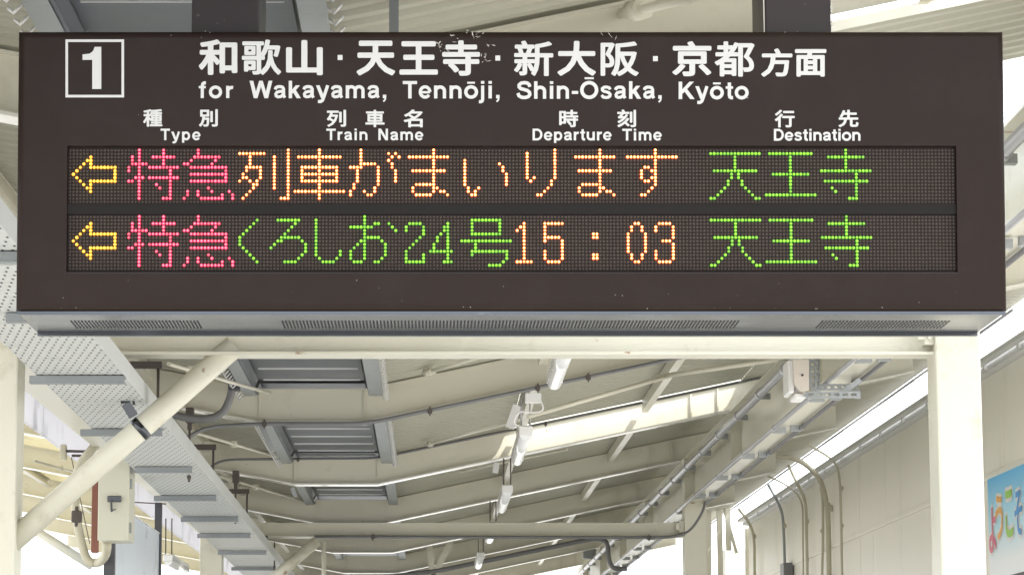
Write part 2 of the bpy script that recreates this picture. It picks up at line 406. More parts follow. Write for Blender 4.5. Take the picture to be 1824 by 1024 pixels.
g = NB(); box(g, XWALL+.012, XWALL+.2, yj[0], yj[-1], 0, ztop-.01); obj('wall_backing', g, M['wall'], wall)
g = NB(); box(g, XWALL-.012, XWALL+.01, yj[0], yj[-1], zs-.016, zs+.016); obj('seam_rail', g, M['wall'], wall, bevel=.004)
g = NB(); box(g, XWALL-.05, XWALL+.05, yj[0], yj[-1], ztop+.002, ztop+.05); box(g, XWALL-.10, XWALL-.06, yj[0], yj[-1], ztop+.035, ztop+.06)
y = yj[0]
while y < yj[-1]: box(g, XWALL-.07, XWALL-.051, y, y+.04, ztop+.01, ztop+.035); y += .9
obj('eave_gutter', g, M['palemetal'], wall)

# welcome board on the wall
def text_mesh(s, r):
    cu = bpy.data.curves.new('t', 'FONT'); cu.body = s; cu.size = 1; cu.resolution_u = 3
    o = bpy.data.objects.new('t', cu); COL.objects.link(o)
    dg = bpy.context.evaluated_depsgraph_get(); me = o.evaluated_get(dg).to_mesh()
    V = [(v.co.x, v.co.y) for v in me.vertices]; T = [tuple(p.vertices) for p in me.polygons]
    o.evaluated_get(dg).to_mesh_clear(); bpy.data.objects.remove(o)
    offs = [(0, 0)] + ([(r*math.cos(2*math.pi*k/12), r*math.sin(2*math.pi*k/12)) for k in range(12)] if r else [])
    return V, T, offs
CAPH = None
def caph():
    global CAPH
    if CAPH is None: CAPH = max(v[1] for v in text_mesh('H', 0)[0])
    return CAPH
def put_text(name, s, r, material, parent, fmap, box_px=None, base=None, lift=.00003):
    """fmap(px,py,k)->world. box_px=(x0,y0,x1,y1) fits the ink; base=(x0,x1,ytop,ybase) fits width and capitals"""
    V, T, offs = text_mesh(s, r)
    xs = [v[0] for v in V]; ys = [v[1] for v in V]; ax, bx, ay, by = min(xs)-r, max(xs)+r, min(ys)-r, max(ys)+r
    g = NB()
    for k, (ox, oy) in enumerate(offs):
        vv = []
        for x, y in V:
            x += ox; y += oy
            if box_px:
                px = box_px[0] + (x-ax)/(bx-ax)*(box_px[2]-box_px[0]); py = box_px[3] - (y-ay)/(by-ay)*(box_px[3]-box_px[1])
            else:
                px = base[0] + (x-ax)/(bx-ax)*(base[1]-base[0]); py = base[3] - (y+r)/(caph()+2*r)*(base[3]-base[2])
            vv.append(g.verts.new(fmap(px, py, k*lift)))
        for t in T:
            try: g.faces.new([vv[i] for i in t])
            except ValueError: pass
    return obj(name, g, material, parent)
wb = thing('welcome_board', 'blue and white board with colourful hiragana mounted on the siding wall at far right', 'sign board', (2.98, 15, .8))
XB = XWALL-.03
p0 = atx(1758.5, 854, XB); zt_, zb_ = p0.z, atx(1780, 1028, XB).z
bl = bpy.data.materials.new('welcome_print'); bl.use_nodes = True; n = bl.node_tree; b = n.nodes['Principled BSDF']; b.inputs['Roughness'].default_value = .4
ge = n.nodes.new('ShaderNodeNewGeometry'); sp = n.nodes.new('ShaderNodeSeparateXYZ'); n.links.new(ge.outputs['Position'], sp.inputs[0])
mr = n.nodes.new('ShaderNodeMapRange'); mr.inputs[1].default_value = zb_+.02; mr.inputs[2].default_value = zt_; n.links.new(sp.outputs[2], mr.inputs[0])
cr = n.nodes.new('ShaderNodeValToRGB'); cr.color_ramp.elements[0].color = (.9, .93, .95, 1); cr.color_ramp.elements[0].position = .12
e = cr.color_ramp.elements.new(.55); e.color = (.45, .80, .95, 1); cr.color_ramp.elements[-1].color = (.09, .50, .88, 1)
n.links.new(mr.outputs[0], cr.inputs[0]); n.links.new(cr.outputs[0], b.inputs['Base Color'])
g = NB(); box(g, XB, XB+.022, p0.y-1.9, p0.y, zb_, zt_); obj('board_face', g, bl, wb)
g = NB(); box(g, XB+.004, XB+.026, p0.y-1.9, p0.y, zb_-.03, zb_-.001); obj('board_edge', g, M['darkpost'], wb)
def wmap(px, py, k):
    p = atx(px, py, XB-.002); p.x -= k; return p
YW = p0.y
def wchar(s, yc, zc, w, h, c):
    V, T, offs0 = text_mesh(s, .035)
    for rr, mt, lift in ((.085, M['lampwhite'], .001), (.02, c, .003)):
        g = NB(); offs = [(0, 0)]+[(rr*math.cos(k*math.pi/6), rr*math.sin(k*math.pi/6)) for k in range(12)]
        xs = [v[0] for v in V]; ys = [v[1] for v in V]; cx, cy = (min(xs)+max(xs))/2, (min(ys)+max(ys))/2; sx = w/(max(xs)-min(xs)); sy = h/(max(ys)-min(ys))
        for k, (ox, oy) in enumerate(offs):
            vv = [g.verts.new((XB-lift-k*.00005, yc-(x+ox-cx)*sx, zc+(y+oy-cy)*sy)) for x, y in V]
            for t in T:
                try: g.faces.new([vv[i] for i in t])
                except ValueError: pass
        obj('board_letter', g, mt, wb)
cols = [mat('letter_pink', (.75, .12, .22), .4), mat('letter_orange', (.85, .42, .06), .4), mat('letter_green', (.30, .62, .06), .4), mat('letter_blue', (.03, .30, .72), .4)]
for s, (px, y0, y1, wpx), c in zip('ようこそ', ((1767.5, 905, 983, 12), (1779.5, 883, 960, 12), (1797, 874, 955, 13), (1813.5, 874, 952, 13)), cols):
    a = atx(px, y0, XB); b_ = atx(px, y1, XB); w = abs(atx(px-wpx/2, y0, XB).y - atx(px+wpx/2, y0, XB).y)
    wchar(s, a.y, (a.z+b_.z)/2, w, a.z-b_.z, c)
# continuing beyond the frame edge the board stays plain print

# ============================================================ cable tray on the left
tray = thing('cable_tray', 'long perforated pale metal cable tray hung on grey crossbars at the left', 'cable tray', (-1.05, 9, 2.6))
ZT = 1.6+.985
def tx(y, s):                                # edge of tray at depth y: s 0 left, 1 right
    l = -1.125 - (y-8.4)*.011; r = -.875 - (y-8.4)*.006
    return l + (r-l)*s
secs = [3.2, 4.6, 6.27, 7.2, 8.5, 9.05, 10.0, 11.6, 13.0, 14.3, 15.5, 17.0, 18.7, 20.3, 22]
for a, b in zip(secs, secs[1:]):
    g = NB(); z = ZT
    for zz in (z, z+.002):
        g.faces.new([g.verts.new(p) for p in ((tx(a,0), a+.002, zz), (tx(a,1), a+.002, zz), (tx(b,1), b-.002, zz), (tx(b,0), b-.002, zz))])
    t = obj('tray_panel', g, M['tray'], tray)
    g = NB()
    obox(g, (tx(a,1), a+.002, z+.027), (tx(b,1), b-.002, z+.027), .002, .055); obox(g, (tx(a,0), a+.002, z+.027), (tx(b,0), b-.002, z+.027), .002, .055)
    obj('side_rail', g, M['tray'], tray)
    g = NB(); y = a + .03; r = 0
    while y < b - .03:
        for c in range(11):
            u = (c+.5+(.25 if r % 2 else -.25))/11; x = tx(y, u)
            g.faces.new([g.verts.new(p) for p in ((x-.0024, y, z-.0006), (x+.0024, y, z-.0006), (x+.0024, y+.017, z-.0006), (x-.0024, y+.017, z-.0006))])
        y += .055; r += 1
    tag(obj('perforations', g, M['hole'], tray), kind='stuff')
bars = [(-12, 460), (10, 567), (52, 676), (143, 769), (240, 835), (274, 885), (322, 922), (351, 951), (388, 981), (412, 1009)]
for (lx, py), rx in zip(bars, (150, 200, 222, 289, 342, 385, 424, 446, 474, 490)):
    p = atz(lx, py+6, ZT-.024); y = p.y
    g = NB(); xa = p.x; xb = atz(rx, py+6, ZT-.024).x
    box(g, xa, xb, y-.003, y, ZT-.021, ZT-.003); box(g, xa, xb, y, y+.035, ZT-.006, ZT-.003); box(g, xa, xb, y, y+.035, ZT-.024, ZT-.021)
    obj('crossbar', g, M['bar'], tray)
# hangers
def hang(px, y0, y1, Y, arm=None):
    g = NB(); a = P(px, y0, Y); b = P(px, y1, Y); b.x = a.x; b.y = a.y; tube(g, [a, b], .005, 8)
    tube(g, [b+Vector((0,0,.012)), b+Vector((0,0,.025))], .009, 6)
    obj('hanger_rod', g, M['iron'], tray)
    if arm:
        g = NB(); c = P(arm, y0, Y); box(g, c.x, a.x+.012, Y-.01, Y+.012, a.z-.002, a.z+.022); obj('hanger_arm', g, M['iron'], tray)
hang(282, 655, 772, 9.98, 222); hang(380, 800, 892, 12.95, 305); hang(440, 878, 952, 15.5, 388)
hang(338, 742, 858, 11.7); hang(420, 850, 932, 14.5); hang(489, 965, 1015, 17.9)
for px, py, Y in ((338, 748, 11.7), (420, 856, 14.5), (472, 968, 17.6)):
    g = NB(); p = P(px, py, Y); box(g, p.x-.016, p.x+.016, Y-.02, Y+.03, p.z-.01, p.z+.05); box(g, p.x-.009, p.x+.009, Y-.012, Y+.012, p.z-.04, p.z-.01); obj('beam_clamp', g, M['iron'], tray, bevel=.003)
g = NB(); p = P(216, 655, 8.7)
for dx in (-.014, .016): tube(g, [p+Vector((dx, 0, -.03)), p+Vector((dx, 0, .02))], .011, 8)
obj('beam_clamp', g, M['red'], tray)
for k in range(5):
    g = NB(); pts = []
    y = 5.5
    while y < 20:
        pts.append((tx(y, 1)-.065+.011*k + random.uniform(-.005, .005), y, ZT+.035+.010*(k % 3)+random.uniform(-.008, .008))); y += .35
    tube(g, pts, .012+.003*(k % 2), 7); obj('cable', g, M['darkpost' if k % 2 else 'conduit'], tray)

# ============================================================ conduits
def conduit(label, pts, r, m='conduit', rad=.08, clamps=(), group=None, cat='conduit', cm='iron'):
    c0 = Vector(pts[0]); t = thing('conduit', label, cat, c0, group)
    g = NB(); tube(g, smooth_path(pts, rad), r, 10); obj('pipe', g, M[m], t)
    for c in clamps:
        g = NB(); c = Vector(c); box(g, c.x-r*1.1, c.x+r*1.1, c.y-r*1.4, c.y+r*1.2, c.z-r*1.3, c.z+r*1.3); box(g, c.x-r*.4, c.x+r*.4, c.y-r*1.1, c.y, c.z-r*2.3, c.z+r*2.3)
        obj('clamp', g, M[cm], t, bevel=r*.3)
    return t
Y = 11.91
conduit('grey conduit along the front rafter, rising to the right below it', [P(300, 803, Y-.1), P(362, 760, Y), P(468, 754.5, Y), P(652, 754.5, Y), P(1252, 628, Y)], .0085,
        clamps=[P(471, 755, Y), P(766, 732, Y), P(958, 691, Y), P(1048, 672, Y)])
conduit('thick grey flexible conduit curving up to a junction box by the front brace pipe', [P(290, 733, 11.5), P(345, 748, 11.5), P(395, 742, 11.5), P(412, 705, 11.5), P(414, 676, 11.5), P(400, 640, 11.5)], .016, rad=.07)
g = NB(); p = P(416, 680, 11.5); box(g, p.x-.018, p.x+.026, 11.47, 11.53, p.z-.035, p.z+.035); tag(obj('junction_box', g, M['darkpost'], None, bevel=.004), 'small dark junction box where the thick flexible conduit ends', 'junction box')
Y = 15.0
conduit('thin grey conduit on the second rafter, just below the first one', [P(352, 862, Y), P(372, 832, Y), P(398, 818, Y), P(520, 817, Y), P(671, 816, Y), P(1392, 665, Y)], .0065, 'conduit',
        clamps=[P(531, 818, Y), P(685, 814, Y), P(972, 755, Y)])
Y = 17.86
conduit('dark conduit under the rear cross beam, bending up at its right end', [P(560, 955.5, Y), P(1195, 957, Y), P(1228, 948, Y), P(1250, 915, Y), P(1256, 895, Y)], .0095, rad=.12,
        clamps=[P(664, 956, Y), P(1156, 957, Y)])
conduit('thick grey conduit in the far bay ending in a drooping bend', [P(560, 1032, 23.8), P(700, 1026, 23.8), P(780, 1016, 23.8), P(1065, 957, 23.8), P(1083, 965, 23.8), P(1083, 995, 23.8), P(1093, 1014, 23.8), P(1117, 1012, 23.8)], .02, rad=.1)
def along(pxa, pya, pxb, pyb, Ya, Yb): return [P(pxa, pya, Ya), P(pxb, pyb, Yb)]
def girder_conduit(label, x, z, r, m, step, br, ya=5.9, yb=30):
    t = conduit(label, [(x, ya, z), (x, yb, z)], r, m)
    y = 6.6
    while y < 29:
        g = NB(); tube(g, [(x, y-.03, z), (x, y+.03, z)], r*1.25, 12); obj('coupling', g, M[m], t)
        g = NB(); box(g, x+r*.6, x+r*.6+br, y+.09, y+.125, z-.012, z+.014); obj('bracket', g, M['galv'], t)
        y += step
    return t
q = P(1213, 842, 17.85); girder_conduit('thickest pipe of the three along the right girder, leftmost', q.x-.03, q.z-.03, .019, 'conduit_light', .95, .045)
girder_conduit('middle thin conduit of the three along the right girder', XR-.006, ZG-.022, .0105, 'conduit_light', 1.3, .06)
girder_conduit('right hand thin conduit of the three along the right girder', XR+.125, ZG-.014, .009, 'conduit', 1.3, -.05)
# conduits dropping down the wall
XC = XWALL-.035
def wallc(label, pts, r, m='conduit_cream', clamps=()):
    foot = atx(pts[-1][0], 1024, XC); Y = foot.y; L = []
    for px, py in pts: L.append(P(px, py, Y))
    L.append(L[-1]+Vector((0, 0, -.7)))
    return conduit(label, L, r, m, rad=.16, clamps=[P(pts[-1][0], c, Y) for c in clamps], cm='conduit_cream', group='conduits dropping down the siding wall')
wallc('thin cream conduit nearest the column, arching onto the siding wall', [(1425, 784), (1455, 800), (1490, 822), (1497, 860), (1500, 1024)], .009, 'conduit_cream', (869, 936))
wallc('thickest cream conduit arching over onto the siding wall', [(1360, 812), (1420, 814), (1462, 850), (1475, 905), (1477, 1024)], .019, clamps=(905,))
wallc('thin cream conduit just left of the thickest one on the wall', [(1462, 866), (1466, 890), (1466, 975), (1464, 1024)], .010, clamps=(945,))
wallc('straight slanting cream conduit meeting the wall pair with small brackets', [(1402, 822), (1420, 862), (1436, 890), (1438, 1024)], .012, clamps=(928, 996))
wallc('thin curved conduit crossing behind the wall pair', [(1368, 848), (1400, 862), (1430, 888), (1430, 940), (1431, 1024)], .007)
wallc('grey green conduit leading down to the small wall box', [(1368, 862), (1392, 905), (1396, 935), (1398, 1010)], .012, 'galv', (936,))
wallc('farthest cream conduit at the left end of the siding wall', [(1315, 905), (1335, 930), (1344, 955), (1344, 1024)], .013, clamps=(955,))
g = NB(); p = atx(1400, 1004, XC); box(g, p.x-.05, p.x+.03, p.y-.25, p.y, p.z-.4, p.z); tag(obj('wall_box', g, M['conduit'], None, bevel=.006), 'small grey box on the siding wall at the foot of a conduit', 'electrical box')
# far hanging cabinet and posts near the end of the wall
Y = 28.5
g = NB(); p = P(1290, 978, Y); q = P(1334, 1060, Y); box(g, p.x, q.x, Y, Y+.3, q.z, p.z); tag(obj('far_cabinet', g, M['cream'], None, bevel=.01), 'cream cabinet far off between the rear column and the siding wall', 'cabinet')
far = thing('far_trestle', 'distant steel trestle with slanting braces right of the rear column', 'steel frame', P(1270, 1024, 27.6))
for a, b, w in (((1262, 905), (1262, 1060), .05), ((1281, 905), (1284, 1060), .05), ((1290, 905), (1312, 985), .03), ((1296, 905), (1298, 980), .05), ((1250, 880), (1345, 868), .06), ((1334, 940), (1334, 1060), .07)):
    g = NB(); obox(g, P(*a, 27.6), P(*b, 27.6), w, w, Vector((0, 1, 0))); obj('frame_bar', g, M['cream' if w < .1 else 'iron'], far)
g = NB(); p = P(1039, 968, 27.4); q = P(1062, 994, 27.4); box(g, p.x, q.x, 27.4, 27.5, q.z, p.z); obj('x', g, M['bar'], None, bevel=.01).name = 'hanging_box'
tag(bpy.data.objects['hanging_box'], 'small grey box hanging under the far end of the canopy', 'box')

# ============================================================ fluorescent lamps
def lamp(label, X, Y0, Z, L=1.22, rods=True, z_r=None, group='tube lamps hung in a row along the platform'):
    t = thing('tube_lamp', label, 'lamp', (X, Y0, Z), group)
    g = NB(); tube(g, [(X, Y0+.03, Z), (X, Y0+L, Z)], .025, 14); obj('tube_cover', g, M['acryl'], t)
    for y in (Y0, Y0+L-.03):
        g = NB(); box(g, X-.028, X+.028, y, y+.03, Z-.004, Z+.034); obj('end_cap', g, M['lampwhite'], t, bevel=.004)
    g = NB(); box(g, X-.026, X+.026, Y0+.036, Y0+L-.031, Z+.02, Z+.04); obj('lamp_back', g, M['lampwhite'], t)
    g = NB()
    y = Y0+.08
    while y < Y0+L-.06: box(g, X-.029, X-.023, y, y+.03, Z-.004, Z+.026); y += .09
    tag(obj('side_clips', g, M['chip'], t), kind='stuff')
    if rods:
        for y in (Y0+.05, ):
            for dx in (-.018, .018):
                g = NB(); tube(g, [(X+dx, y, Z+.03), (X+dx, y-.02, z_r if z_r else zb(X)+.0)], .004, 6); obj('hanger_rod', g, M['iron' if Y0 > 13 else 'conduit_light'], t)
    return t
pl = P(937, 773, 12.12)
lamp('tube lamp nearest the board, cut off by the front cross beam', pl.x+.04, 9.05, pl.z+.0)
lamp('second tube lamp, hung on two thin rods left of the bright rafter', pl.x, 12.12, pl.z)
lamp('third tube lamp hung on dark rods below the bright rafter', pl.x-.0, 15.05, pl.z-.01)
lamp('fourth tube lamp just above the rear cross beam', pl.x-.01, 17.98, pl.z+.0)
lamp('fifth tube lamp seen below the rear cross beam', pl.x-.03, 21.2, pl.z-.0)
q = P(299, 998, 17.2); lamp('bright tube lamp low at the left near the rear column', q.x, 17.2, q.z, z_r=q.z+.25, group=None)
t = thing('lit_tube_lamp', 'lit white fluorescent tube slanting beside the right hanging post above the board', 'lamp', P(1560, 18, 5.93))
g = NB(); a_ = P(1440, 41, 5.93); b_ = P(1646, -2, 5.93); tube(g, [a_, b_], .006, 12); obj('tube', g, led('fluorescent_tube', (.86, .9, 1), 2.2), t)
for e_ in (a_, b_):
    g = NB(); box(g, e_.x-.012, e_.x+.012, e_.y-.012, e_.y+.012, e_.z-.01, e_.z+.03); obj('lamp_holder', g, M['conduit_cream'], t, bevel=.002)
g = NB(); p = P(948, 712, 12.0); box(g, p.x-.03, p.x+.035, 11.93, 11.99, p.z-.016, p.z+.02); tube(g, smooth_path([p+Vector((.03,-.05,0)), p+Vector((.05,-.05,-.05)), p+Vector((0,-.05,-.06)), p+Vector((-.06,-.05,-.05)), p+Vector((-.08,-.05,-.1)), Vector((pl.x-.03, 12.1, pl.z+.03))], .04), .0035, 6)
tag(obj('lamp_outlet', g, M['lampwhite'], None), 'white outlet with looped cord above the second tube lamp', 'outlet')
g = NB(); p = P(916, 735, 12.6); obox(g, P(922, 722, 12.6), P(908, 762, 12.6), .04, .01, Vector((0,1,0))); obox(g, P(885, 824, 15.5), P(882, 842, 15.5), .03, .01, Vector((0,1,0)))
obj('purlin_cleat', g, M['lampwhite'], canopy)

# ============================================================ box with slotted channel bracket under the girder
Y = 11.0
sb = thing('detector_box', 'pinkish white box with cut corners hanging beside slotted channels at upper right', 'box', P(1420, 708, Y))
g = NB(); pts = [(1413, 640), (1441, 640), (1441, 695), (1428, 697), (1415, 684)]
fr = [P(x, y, Y) for x, y in pts]; bk = [p + Vector((0, .13, 0)) for p in fr]
vf = [g.verts.new(p) for p in fr]; vb = [g.verts.new(p) for p in bk]; g.faces.new(vf); g.faces.new(vb[::-1])
for i in range(5): g.faces.new((vf[i], vf[(i+1) % 5], vb[(i+1) % 5], vb[i]))
obj('box_front', g, M['pinkbox'], sb)
g = NB(); p = P(1403, 641, Y+.04); q = P(1414.5, 700, Y+.04); box(g, p.x, q.x, Y+.03, Y+.2, q.z, p.z); box(g, q.x, P(1438, 705, Y).x, Y+.03, Y+.18, P(1430, 708, Y).z, P(1430, 698.5, Y).z); obj('box_rear', g, M['lampwhite'], sb, bevel=.006)
g = NB(); p = P(1429, 668, Y-.002); tube(g, [p, p+Vector((0, -.003, 0))], .0045, 10); obj('screw_hole', g, M['hole'], sb)
cb = thing('slotted_channel_bracket', 'grey slotted steel channel bracket beside the pinkish white box', 'bracket', P(1480, 700, Y+.05))
def slotted(a, b, w=.024, n=6):
    g = NB(); a = Vector(a); b = Vector(b); d = (b-a)/n; u = d.normalized(); s = Vector((0,0,1)) if abs(u.x) > .5 else Vector((1,0,0))
    for sgn in (-1, 1): obox(g, a+s*sgn*w*.36, b+s*sgn*w*.36, .02, w*.28, s)
    for k in range(n+1): obox(g, a+d*k*.999-u*.006, a+d*k*.999+u*.006, .018, w*.5, s)
    obj('slotted_channel', g, M['galv'], cb)
slotted(P(1436, 703, Y+.02), P(1528, 703, Y+.02)); slotted(P(1446, 690, Y+.3), P(1520, 689, Y+.3)); slotted(P(1448, 690, Y+.1), P(1447, 620, Y+.1), .03); slotted(P(1456, 690, Y+.25), P(1455, 615, Y+.25), .02)
g = NB(); obox(g, P(1528, 703, Y+.02), P(1520, 684, Y+.5), .02, .03); obox(g, P(1500, 700, Y+.05), P(1532, 676, Y+.05), .02, .02); obj('end_channel', g, M['galv'], cb)

# ============================================================ electrical cabinet, sign board etc at lower left
Y = 11.7
ec = thing('electrical_cabinet', 'cream electrical cabinet with a latch behind the front diagonal brace pipe', 'cabinet', P(200, 963, Y))
g = NB(); p = P(176, 812, Y); q = P(229, 962, Y); box(g, p.x, q.x, Y, Y+.02, q.z, p.z); obj('cabinet_door', g, M['cab'], ec, bevel=.003)
g = NB(); box(g, p.x+.003, q.x-.003, Y+.022, Y+.25, q.z+.003, p.z-.003); obj('cabinet_body', g, M['cab'], ec)
g = NB(); a = P(192, 883, Y); b_ = P(216, 894, Y); box(g, a.x, b_.x, Y-.015, Y-.001, b_.z, a.z); obj('latch', g, M['steel'], ec, bevel=.002)
g = NB(); a = P(198, 889, Y-.02); obox(g, a, P(199, 911, Y-.02), .008, .008, Vector((0,1,0))); obox(g, P(199, 909, Y-.02), P(206, 906, Y-.02), .005, .005, Vector((0,1,0))); obj('latch_handle', g, M['darkpost'], ec)
g = NB()
for yy in (835, 862, 940): a = P(231, yy, Y+.05); box(g, q.x-.002, q.x+.007, Y+.02, Y+.05, a.z-.02, a.z+.02)
obj('hinge', g, M['galv'], ec)
g = NB(); a = P(165, 850, Y+.1); b_ = P(175, 984, Y+.1); box(g, a.x, b_.x, Y+.08, Y+.12, b_.z, P(165, 836, Y+.1).z); tag(obj('red_post', g, M['red'], None, bevel=.003), 'rust red steel upright at the left edge of the cabinet', 'post')
conduit('cream hose making a U bend below the electrical cabinet', [P(176, 785, 12.2), P(134, 835, 12.2), P(132, 900, 12.2), P(146, 975, 12.2), P(158, 1002, 12.2), P(178, 1002, 12.2), P(190, 985, 12.0), P(191, 962, 11.9)], .019, 'conduit_cream', rad=.09, clamps=[P(137, 920, 12.2)], cat='hose')
conduit('upper thin dark rod of the pair by the left sheet', [P(118, 803, 12.5), P(168, 804, 12.5)], .006, 'iron', cat='rod')
conduit('lower thin dark rod of the pair by the left sheet', [P(128, 811, 12.5), P(165, 812, 12.5)], .006, 'iron', cat='rod')
g = NB(); p = P(113, 806, 12.5); box(g, p.x-.012, p.x+.012, 12.48, 12.53, p.z-.03, p.z+.035); tag(obj('insulator', g, M['conduit_cream'], None, bevel=.004), 'small yellowish insulator holding two dark rods at the left', 'insulator')
g = NB(); 
tube(g, [P(127, 814, 12.6), P(133, 842, 12.6), P(160, 968, 12.6)], .002, 5)
tag(obj('thin_wire', g, M['iron'], None), 'thin wire dropping from the insulator behind the brace pipe', 'wire')
# side panel with posts
XBd = -1.34
bd = thing('platform_board', 'pale bluish board on dark posts under the tray, right of the cabinet', 'board', (XBd, 13.5, 2.0))
a = atx(228, 912, XBd); b_ = atx(287, 953, XBd)
g = NB(); box(g, XBd-.02, XBd, a.y-.6, b_.y, 1.2, b_.z); obj('board_face', g, M['board'], bd)
g = NB(); box(g, XBd-.03, XBd+.004, a.y-.6, b_.y+.002, b_.z+.001, b_.z+.006); obj('top_trim', g, M['lampwhite'], bd)
g = NB(); p = P(185, 970, 12.15); q = P(203, 1024, 12.15); box(g, p.x, q.x, 12.15, 12.2, 1.2, P(190, 940, 12.15).z); obj('board_post', g, M['darkpost'], bd)
g = NB(); p = P(276, 890, 14.5); q = P(287, 948, 14.5); box(g, p.x, q.x, 14.5, 14.55, q.z-.5, ZT+.1); obj('board_post', g, M['darkpost'], bd)
conduit('slim reddish rod crossing the gap right of the cabinet', [P(238, 894, 14.4), P(296, 897, 14.4)], .003, 'iron', cat='rod')

# ============================================================ departure board
YSN = 5.0; KT = .08
ZB0 = at(900, 553, YSN).z
def plane_hit(px, py, off=0.0):
    """point on the sign face (leaning forward), off metres in front of it"""
    d = ray(px, py)
    # Y = YSN - off - KT*(Z-ZB0)
    t = (YSN - off + KT*(ZB0-CAM.z) )/(d.y + KT*d.z)
    return CAM + d*t
sign = thing('departure_board', 'brown hanging train departure board with white lettering and two rows of lit dot matrix text', 'departure board', (0, 5.1, ZB0))
tl = plane_hit(31, 54); br = plane_hit(1795, 553); bl_ = plane_hit(28, 553); tr_ = plane_hit(1788, 56)
X0 = (tl.x+bl_.x)/2; X1 = (tr_.x+br.x)/2; Z0 = ZB0; Z1 = (tl.z+tr_.z)/2
print('SIGN', X0, X1, Z0, Z1, [round(v.x, 4) for v in (tl, bl_, tr_, br)])
DB = .275
def yf(z): return YSN - KT*(z-ZB0)
wtl = plane_hit(120, 260); wbr = plane_hit(1706, 485)
g = NB(); rings = []
R_ = .013
def ring(x0, x1, z0, z1, dy):
    return [g.verts.new((x, yf(z)+dy, z)) for x, z in ((x0,z0),(x1,z0),(x1,z1),(x0,z1))]
prof = [(0, .06)] + [(R_*(1-math.cos(a)), R_*(1-math.sin(a))) for a in [math.pi/2*k/5 for k in range(6)]]
rings.append(ring(X0, X1, Z0, Z1, .12))
for ins, dy in prof: rings.append(ring(X0+ins, X1-ins, Z0+ins, Z1-ins, dy))
rings.append(ring(wtl.x, wbr.x, wbr.z, wtl.z, 0)); rings.append(ring(wtl.x, wbr.x, wbr.z, wtl.z, .012))
for i, (a, b) in enumerate(zip(rings, rings[1:])):
    for k in range(4):
        f = g.faces.new((a[k], a[(k+1)%4], b[(k+1)%4], b[k])); f.smooth = 1 < i < 7
g.faces.new(rings[-1])
# back part of the case
bk = [g.verts.new((x, 5.0+DB, z)) for x, z in ((X0,Z0),(X1,Z0),(X1,Z1),(X0,Z1))]
for k in range(4): g.faces.new((rings[0][(k+1)%4], rings[0][k], bk[k], bk[(k+1)%4]))
g.faces.new(bk)
hs = obj('housing', g, M['brown'], sign)
# underside ventilation plate
ZV = Z0 - .0035; xa0 = at(64, 592, 5.27).x
g = NB(); box(g, X0+.004, X1-.004, YSN+.014, YSN+DB-.004, ZV, Z0-.0006); box(g, X0+.004, X1-.004, YSN+DB-.016, YSN+DB, ZV-.006, ZV-.0002); box(g, X0+.002, X1-.002, YSN+.006, YSN+.0135, ZV-.003, Z0-.0006)
obj('vent_plate', g, M['steel'], sign)
g = NB(); zz = ZV-.0006
for xa, xb in ((127, 352), (502, 1314), (1462, 1687)):
    x = atz(xa, 574, ZV).x; xe = atz(xb, 574, ZV).x
    while x < xe:
        for r in range(4):
            y = 5.105 + r*.0265
            g.faces.new([g.verts.new(p) for p in ((x, y, zz), (x+.0032, y, zz), (x+.0032, y+.019, zz), (x, y+.019, zz))])
        x += .0062
tag(obj('vent_slots', g, M['hole'], sign), kind='stuff')
# posts
for xa, xb, e in ((341, 462, 1), (1363, 1481, 0)):
    p = plane_hit(xa, 50, -.03); q = plane_hit(xb, 50, -.03)
    g = NB(); zt2 = zb(p.x)+HB-.01 if e == 0 else ZF+HB+.02
    box(g, p.x, q.x, p.y, p.y+.20, Z1-.002, zt2); po = obj('hanging_post', g, M['brown_post'], sign, bevel=.003)
g = NB(); p = plane_hit(1360.5, 48, -.028); box(g, p.x, p.x+.0016, p.y, p.y+.004, Z1, Z1+.09)
for k in range(16):
    pp = plane_hit(1482.0 + random.uniform(-1.5, .6), 50-random.uniform(2, 48)*.9, -.0285); w = random.uniform(.0008, .0022); h = random.uniform(.001, .007)
    box(g, pp.x-w, pp.x+w*.3, pp.y-.0006, pp.y+.001, pp.z-h/2, pp.z+h/2)
obj('chipped_edge', g, M['chip'], sign)

# LED matrix
NC = 256
def dotpos(c, r, row, off):
    ya, yb = ((267.75, 359.6), (386.0, 478.7))[row]
    px0, px1 = ((124.9, 1697.5), (124.7, 1699.0))[row]
    a = plane_hit(px0, ya, off); b = plane_hit(px1, ya, off); c0 = plane_hit(px0, yb, off)
    return Vector((a.x+(b.x-a.x)*c/255, 0, a.z+(c0.z-a.z)*r/15))
A = {}
for row in (0, 1):
    p00 = dotpos(0, 0, row, -.008); p11 = dotpos(255, 15, row, -.008); A[row] = (p00, p11)
pit = (A[0][1].x-A[0][0].x)/255
def G(spec):
    """'r:c,c-c;...' -> list of (col,row)"""
    out = []
    for part in spec.split(';'):
        r, cs = part.split(':'); rr = r.split('-'); rows = range(int(rr[0]), int(rr[-1])+1)
        for c in cs.split(','):
            a = c.split('-')
            for cc in range(int(a[0]), int(a[-1])+1):
                for q in rows: out.append((cc, q))
    return out
ARW = G('7:1;6:2;5:3,6-13;4:4,6;3:5,6;2:6;8:2;9:3,6-13;10:4,6;11:5,6;12:6;5-9:13')
TOK = G('0-14:4;0-1:11;2:2,8-14;3:2,11;4:2-6,11;5:1,7-15;6:1,13;7:13;8:3-5,7-15;9:1,2,13;10:9,13;11:10,13;12-13:13;14:11-13')
KYU = G('0-1:5;2:4-11;3:3,10;4:1,2,9;5:3-13;6:13;7:3-13;8:13;9:3-13;11:8;12:2,5,9,14;13:2,5,12,15;14:1,6-12,15')
